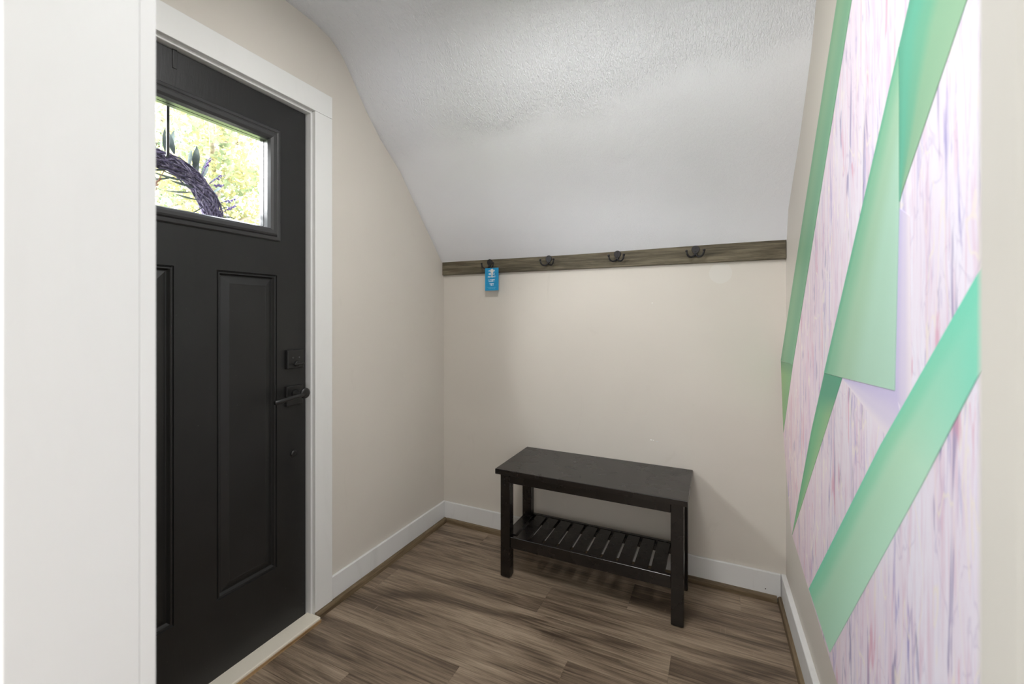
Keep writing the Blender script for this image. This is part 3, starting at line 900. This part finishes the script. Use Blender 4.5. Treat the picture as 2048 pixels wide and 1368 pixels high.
GC = m_band('narrow green band', [(0.0, (96, 170, 130)), (0.25, (118, 186, 138)), (1.0, (150, 194, 146))], [(0.0, 1.0, (88, 164, 134)), (0.17, 0.9, (0, 0, 0)), (0.34, 0.0, (0, 0, 0))])
GD = m_band('broad mint band', [(0.0, (130, 218, 184)), (0.14, (148, 220, 184)), (0.42, (184, 230, 200)), (1.0, (190, 236, 210))], [(0.0, 0.8, (122, 222, 196)), (0.35, 0.8, (0, 0, 0)), (0.50, 0.35, (0, 0, 0)), (0.62, 0.0, (0, 0, 0))])
GL = m_band('lilac print', [(0.0, (208, 200, 236)), (0.5, (224, 216, 240)), (1.0, (242, 233, 244))])
strip('green_band', [(1.05, 2.20), (1.269, 1.956), (2.112, 1.014)], [(0.905, 2.20), (1.157, 1.881), (1.843, 1.025)], GA, label='long sage green band along the upper slanted edge')
strip('green_band', [(2.112, 1.013), (2.0495, 0.7305)], [(1.843, 1.0245), (2.0485, 0.730)], GA2, 0.0008, 'olive green wedge under the long band')
# lilac print edging beside and under the pale mint band
strip('lilac_edge', [(0.906, 1.375), (0.924, 1.066)], [(0.868, 1.355), (0.86, 1.03)], GL, 0.0006, 'lilac strip beside the pale mint band')
strip('lilac_edge', [(1.228, 1.056), (0.924, 1.076)], [(1.2278, 1.0555), (0.86, 0.965)], GL, 0.0004, 'lilac strip under the pale mint band')
strip('green_band', [(0.906, 1.638), (1.392, 1.049)], [(0.9055, 1.38), (0.924, 1.076)], GB1, 0.0016, 'pale mint band, widest at its foot')
strip('green_band', [(0.44, 2.20), (0.906, 1.640), (0.9066, 1.384)], [(0.06 + 0.36, 1.88), (0.708, 1.581), (0.894, 1.401)], GB2, 0.0011, 'teal to mint band above the pale one')
strip('green_band', [(1.392, 1.0485), (1.542, 0.862), (1.856, 0.407)], [(1.228, 1.0575), (1.378, 0.901), (1.855, 0.4065)], GC, 0.0009, 'narrow green band tapering to the lower corner')
strip('green_band', [(0.43, 1.48), (0.687, 1.246), (0.99, 0.966), (1.578, 0.370)], [(0.43, 1.44), (0.687, 1.127), (0.829, 0.951), (1.337, 0.347)], GD, 0.0012, 'broad mint band running down to the lower edge')

# ------------------------------------------------------------------ wreath outside the door
XWc = XD - TH - 0.10
wc = Vector((XWc, 0.765, 1.536)); WR = 0.168
wt = thing('wreath', tuple(wc), 'twig wreath with grey green leaves hanging outside the door window', 'wreath')
vb = MB()
for q in range(120):
    ph, turns = random.random() * 6.283, random.choice((-5, -3, 1, 2, 3, 4, 6))
    rr = 0.007 + 0.022 * random.random() ** 0.6
    jj, kk = random.uniform(0, 6.28), random.choice((3, 4, 5, 7))
    pts = []
    n = 40
    for i in range(n + 1):
        a = 2 * math.pi * i / n
        th_ = ph + turns * a
        R_ = WR + rr * math.cos(th_) + 0.005 * math.sin(kk * a + jj)
        pts.append(wc + Vector((rr * 0.95 * math.sin(th_), R_ * math.cos(a), R_ * math.sin(a))))
    vb.tube(pts, 0.0013 + 0.0014 * random.random(), 5, False)
tw = vb.build('twig_ring', M['vine'], wt)
def leaf_mesh(L, Wd, curl):
    b = bmesh.new()
    n = 6
    rows_ = []
    for i in range(n + 1):
        t = i / n
        w = Wd * math.sin(math.pi * min(1, t * 0.96 + 0.04)) ** 0.8 * (1 - 0.25 * t)
        z = curl * t * t * L
        rows_.append([b.verts.new((t * L, -w, z + w * 0.3)), b.verts.new((t * L, 0, z)), b.verts.new((t * L, w, z + w * 0.3))])
    for a, c in zip(rows_[:-1], rows_[1:]):
        for j in range(2):
            f = b.faces.new((a[j], a[j + 1], c[j + 1], c[j])); f.smooth = True
    me = bpy.data.meshes.new('leaf'); b.to_mesh(me); b.free(); me.materials.append(M['wleaf'])
    return me
lms = [leaf_mesh(0.062, 0.015, 0.2), leaf_mesh(0.050, 0.016, -0.25), leaf_mesh(0.075, 0.0135, 0.3)]
def add_leaf(ang, out_, tilt, k, sc=1.0, dx=0.0):
    """leaf rooted on the ring at ang, pointing at angle tilt in the ring's plane"""
    o = bpy.data.objects.new('leaf', lms[k % 3]); COL.objects.link(o)
    R_ = WR + out_
    o.location = wc + Vector((dx, R_ * math.cos(ang), R_ * math.sin(ang)))
    d = Vector((0.25 * math.sin(k * 2.1), math.cos(tilt), math.sin(tilt)))
    q = d.to_track_quat('X', 'Z').to_euler()
    o.rotation_euler = q
    o.scale = (sc, sc, sc)
    put(o, wt)
R_ = math.radians
LV = [(88, .025, 125, 2, 1.2), (84, .03, 100, 1, 1.0), (78, .03, 118, 0, 1.3), (80, .05, 60, 1, 0.9), (62, .026, 95, 0, 1.0), (58, .028, 70, 1, 1.05), (52, .026, 88, 2, 0.9), (47, .03, 60, 1, 1.0), (40, .028, 40, 0, 0.8), (30, .028, 30, 1, 0.9),
      (92, -.03, 200, 0, 1.2), (80, -.03, 205, 1, 1.3), (66, -.03, 215, 2, 1.1), (58, -.03, 190, 1, 1.1), (45, -.03, 185, 0, 1.1), (40, -.03, 205, 1, 1.0), (28, -.032, 190, 2, 0.9), (18, -.03, 235, 1, 1.0), (12, .028, 45, 1, 0.9), (5, .03, 20, 0, 0.9), (2, .028, -20, 2, 0.8)]
for k, (a, o_, t, m_, s_) in enumerate(LV): add_leaf(R_(a), o_, R_(t), m_ + (k % 2), s_, 0.012 * ((k % 3) - 1))
for k in range(22):
    a = 110 + k * 11.4
    s_ = 1 if k % 2 else -1
    add_leaf(R_(a), 0.028 * s_, R_(a + (0 if s_ > 0 else 180) + random.uniform(-40, 40)), k, 1.0, 0.01)
def sprig(ang, out_, tilt, L, mat, name='lavender_sprig', side=0.012):
    b = MB()
    p0 = wc + Vector((side, (WR + out_) * math.cos(ang), (WR + out_) * math.sin(ang)))
    d = Vector((0.1, math.cos(tilt), math.sin(tilt))).normalized()
    b.tube([p0, p0 + d * L * 0.5 + Vector((0, 0, 0.003)), p0 + d * L], [0.0012, 0.001, 0.0008], 5)
    for i in range(16):
        t = 0.45 + 0.55 * i / 15
        off = Vector((random.uniform(-1, 1), random.uniform(-1, 1), random.uniform(-1, 1))) * 0.0045
        b.ball(p0 + d * L * t + off, 0.0034 * (1.1 - 0.5 * (i / 15)), 1)
    b.build(name, mat, wt)
for a, o_, t, L, m_ in ((50, .03, 70, .07, 'lav'), (40, .03, 45, .06, 'lav'), (38, .02, 20, .05, 'lav'), (20, .028, 25, .06, 'lav'), (10, .028, 40, .06, 'lav'), (96, -.035, 250, .08, 'lav'), (84, -.035, 245, .075, 'straw'), (100, -.02, 215, .09, 'straw'), (98, .03, 92, .05, 'lav'),
                        (140, .03, 150, .06, 'lav'), (200, .03, 190, .06, 'lav'), (250, .03, 260, .06, 'lav'), (310, .03, 300, .06, 'lav')):
    sprig(R_(a), o_, R_(t), L, M[m_], 'lavender_sprig' if m_ == 'lav' else 'straw_sprig')
# thin wire loop on the ring's outer side
MB().tube([wc + Vector((0.02, 0.155, 0.085)), wc + Vector((0.02, 0.195, 0.055)), wc + Vector((0.02, 0.205, 0.03)), wc + Vector((0.02, 0.185, 0.005)), wc + Vector((0.02, 0.165, -0.01))], 0.001, 5).build('wire_loop', M['hw'], wt)

# ------------------------------------------------------------------ outdoors: porch, lawn, trees
struct('ground', MB().box((-40, -30, -0.5), (-3.2, 40, -0.32)), M['lawn'], 'sunlit lawn beyond the front door')
struct('porch_floor', MB().box((-3.2, -1.2, -0.32), (XO, 3.2, -0.05)), M['porch'], 'grey porch floor outside the door')

def tree(name, loc, h, spread, nleaf, mat, label, seed, leaf=0.16):
    g = np.random.default_rng(seed)
    t = thing(name, loc, label, 'tree', 'trees seen through the door window')
    b = MB()
    L = Vector(loc)
    b.tube([L, L + Vector((0.05, 0.03, h * 0.25)), L + Vector((-0.08, 0.1, h * 0.55)), L + Vector((0.02, 0.05, h * 0.9))], [0.17, 0.13, 0.09, 0.025], 10)
    for k in range(9):
        a = k * 2.4; z0 = h * (0.25 + 0.07 * k)
        d = Vector((math.cos(a), math.sin(a), 0.45))
        s0 = L + Vector((0, 0.05, z0))
        b.tube([s0, s0 + d * spread * 0.4, s0 + d * spread * 0.75 + Vector((0, 0, 0.15))], [0.05, 0.03, 0.012], 6)
    b.build('trunk', M['bark'], t)
    # leaf clumps
    nc = 110
    cc = g.normal(size=(nc, 3)); cc /= np.linalg.norm(cc, axis=1, keepdims=True)
    cc *= (g.random((nc, 1)) ** 0.4) * np.array([spread - 0.3, spread - 0.3, h * 0.40])
    cc += np.array([0, 0, h * 0.60])
    idx = g.integers(0, nc, nleaf)
    p = cc[idx] + np.clip(g.normal(size=(nleaf, 3)), -1.6, 1.6) * np.array([0.20, 0.20, 0.14])
    nrm = g.normal(size=(nleaf, 3)) + np.array([0, 0, 0.7]); nrm /= np.linalg.norm(nrm, axis=1, keepdims=True)
    u = np.cross(nrm, g.normal(size=(nleaf, 3))); u /= np.linalg.norm(u, axis=1, keepdims=True)
    w = np.cross(nrm, u)
    s = leaf * (0.6 + 0.7 * g.random((nleaf, 1)))
    v = np.stack([p - u * s * 0.5, p + w * s * 0.33, p + u * s * 0.55, p - w * s * 0.33], 1).reshape(-1, 3)
    f = np.arange(nleaf * 4).reshape(-1, 4)
    me = bpy.data.meshes.new('leaves')
    me.from_pydata(v.tolist(), [], f.tolist()); me.materials.append(mat)
    o = bpy.data.objects.new('leaves', me); COL.objects.link(o); o.parent = t
    o['kind'] = 'stuff'
    return t
tree('maple_tree', (-7.0, 4.0, -0.32), 6.2, 1.45, 11000, M['leafA'], 'nearest yellow green tree in the middle of the door window', 3, 0.085)
tree('maple_tree', (-10.6, 5.0, -0.32), 8.2, 1.8, 11000, M['leafB'], 'taller green tree standing behind the nearest one', 9, 0.11)
tree('maple_tree', (-10.4, 8.9, -0.32), 7.2, 1.8, 11000, M['leafA'], 'yellow green tree at the right edge of the door window', 13, 0.11)
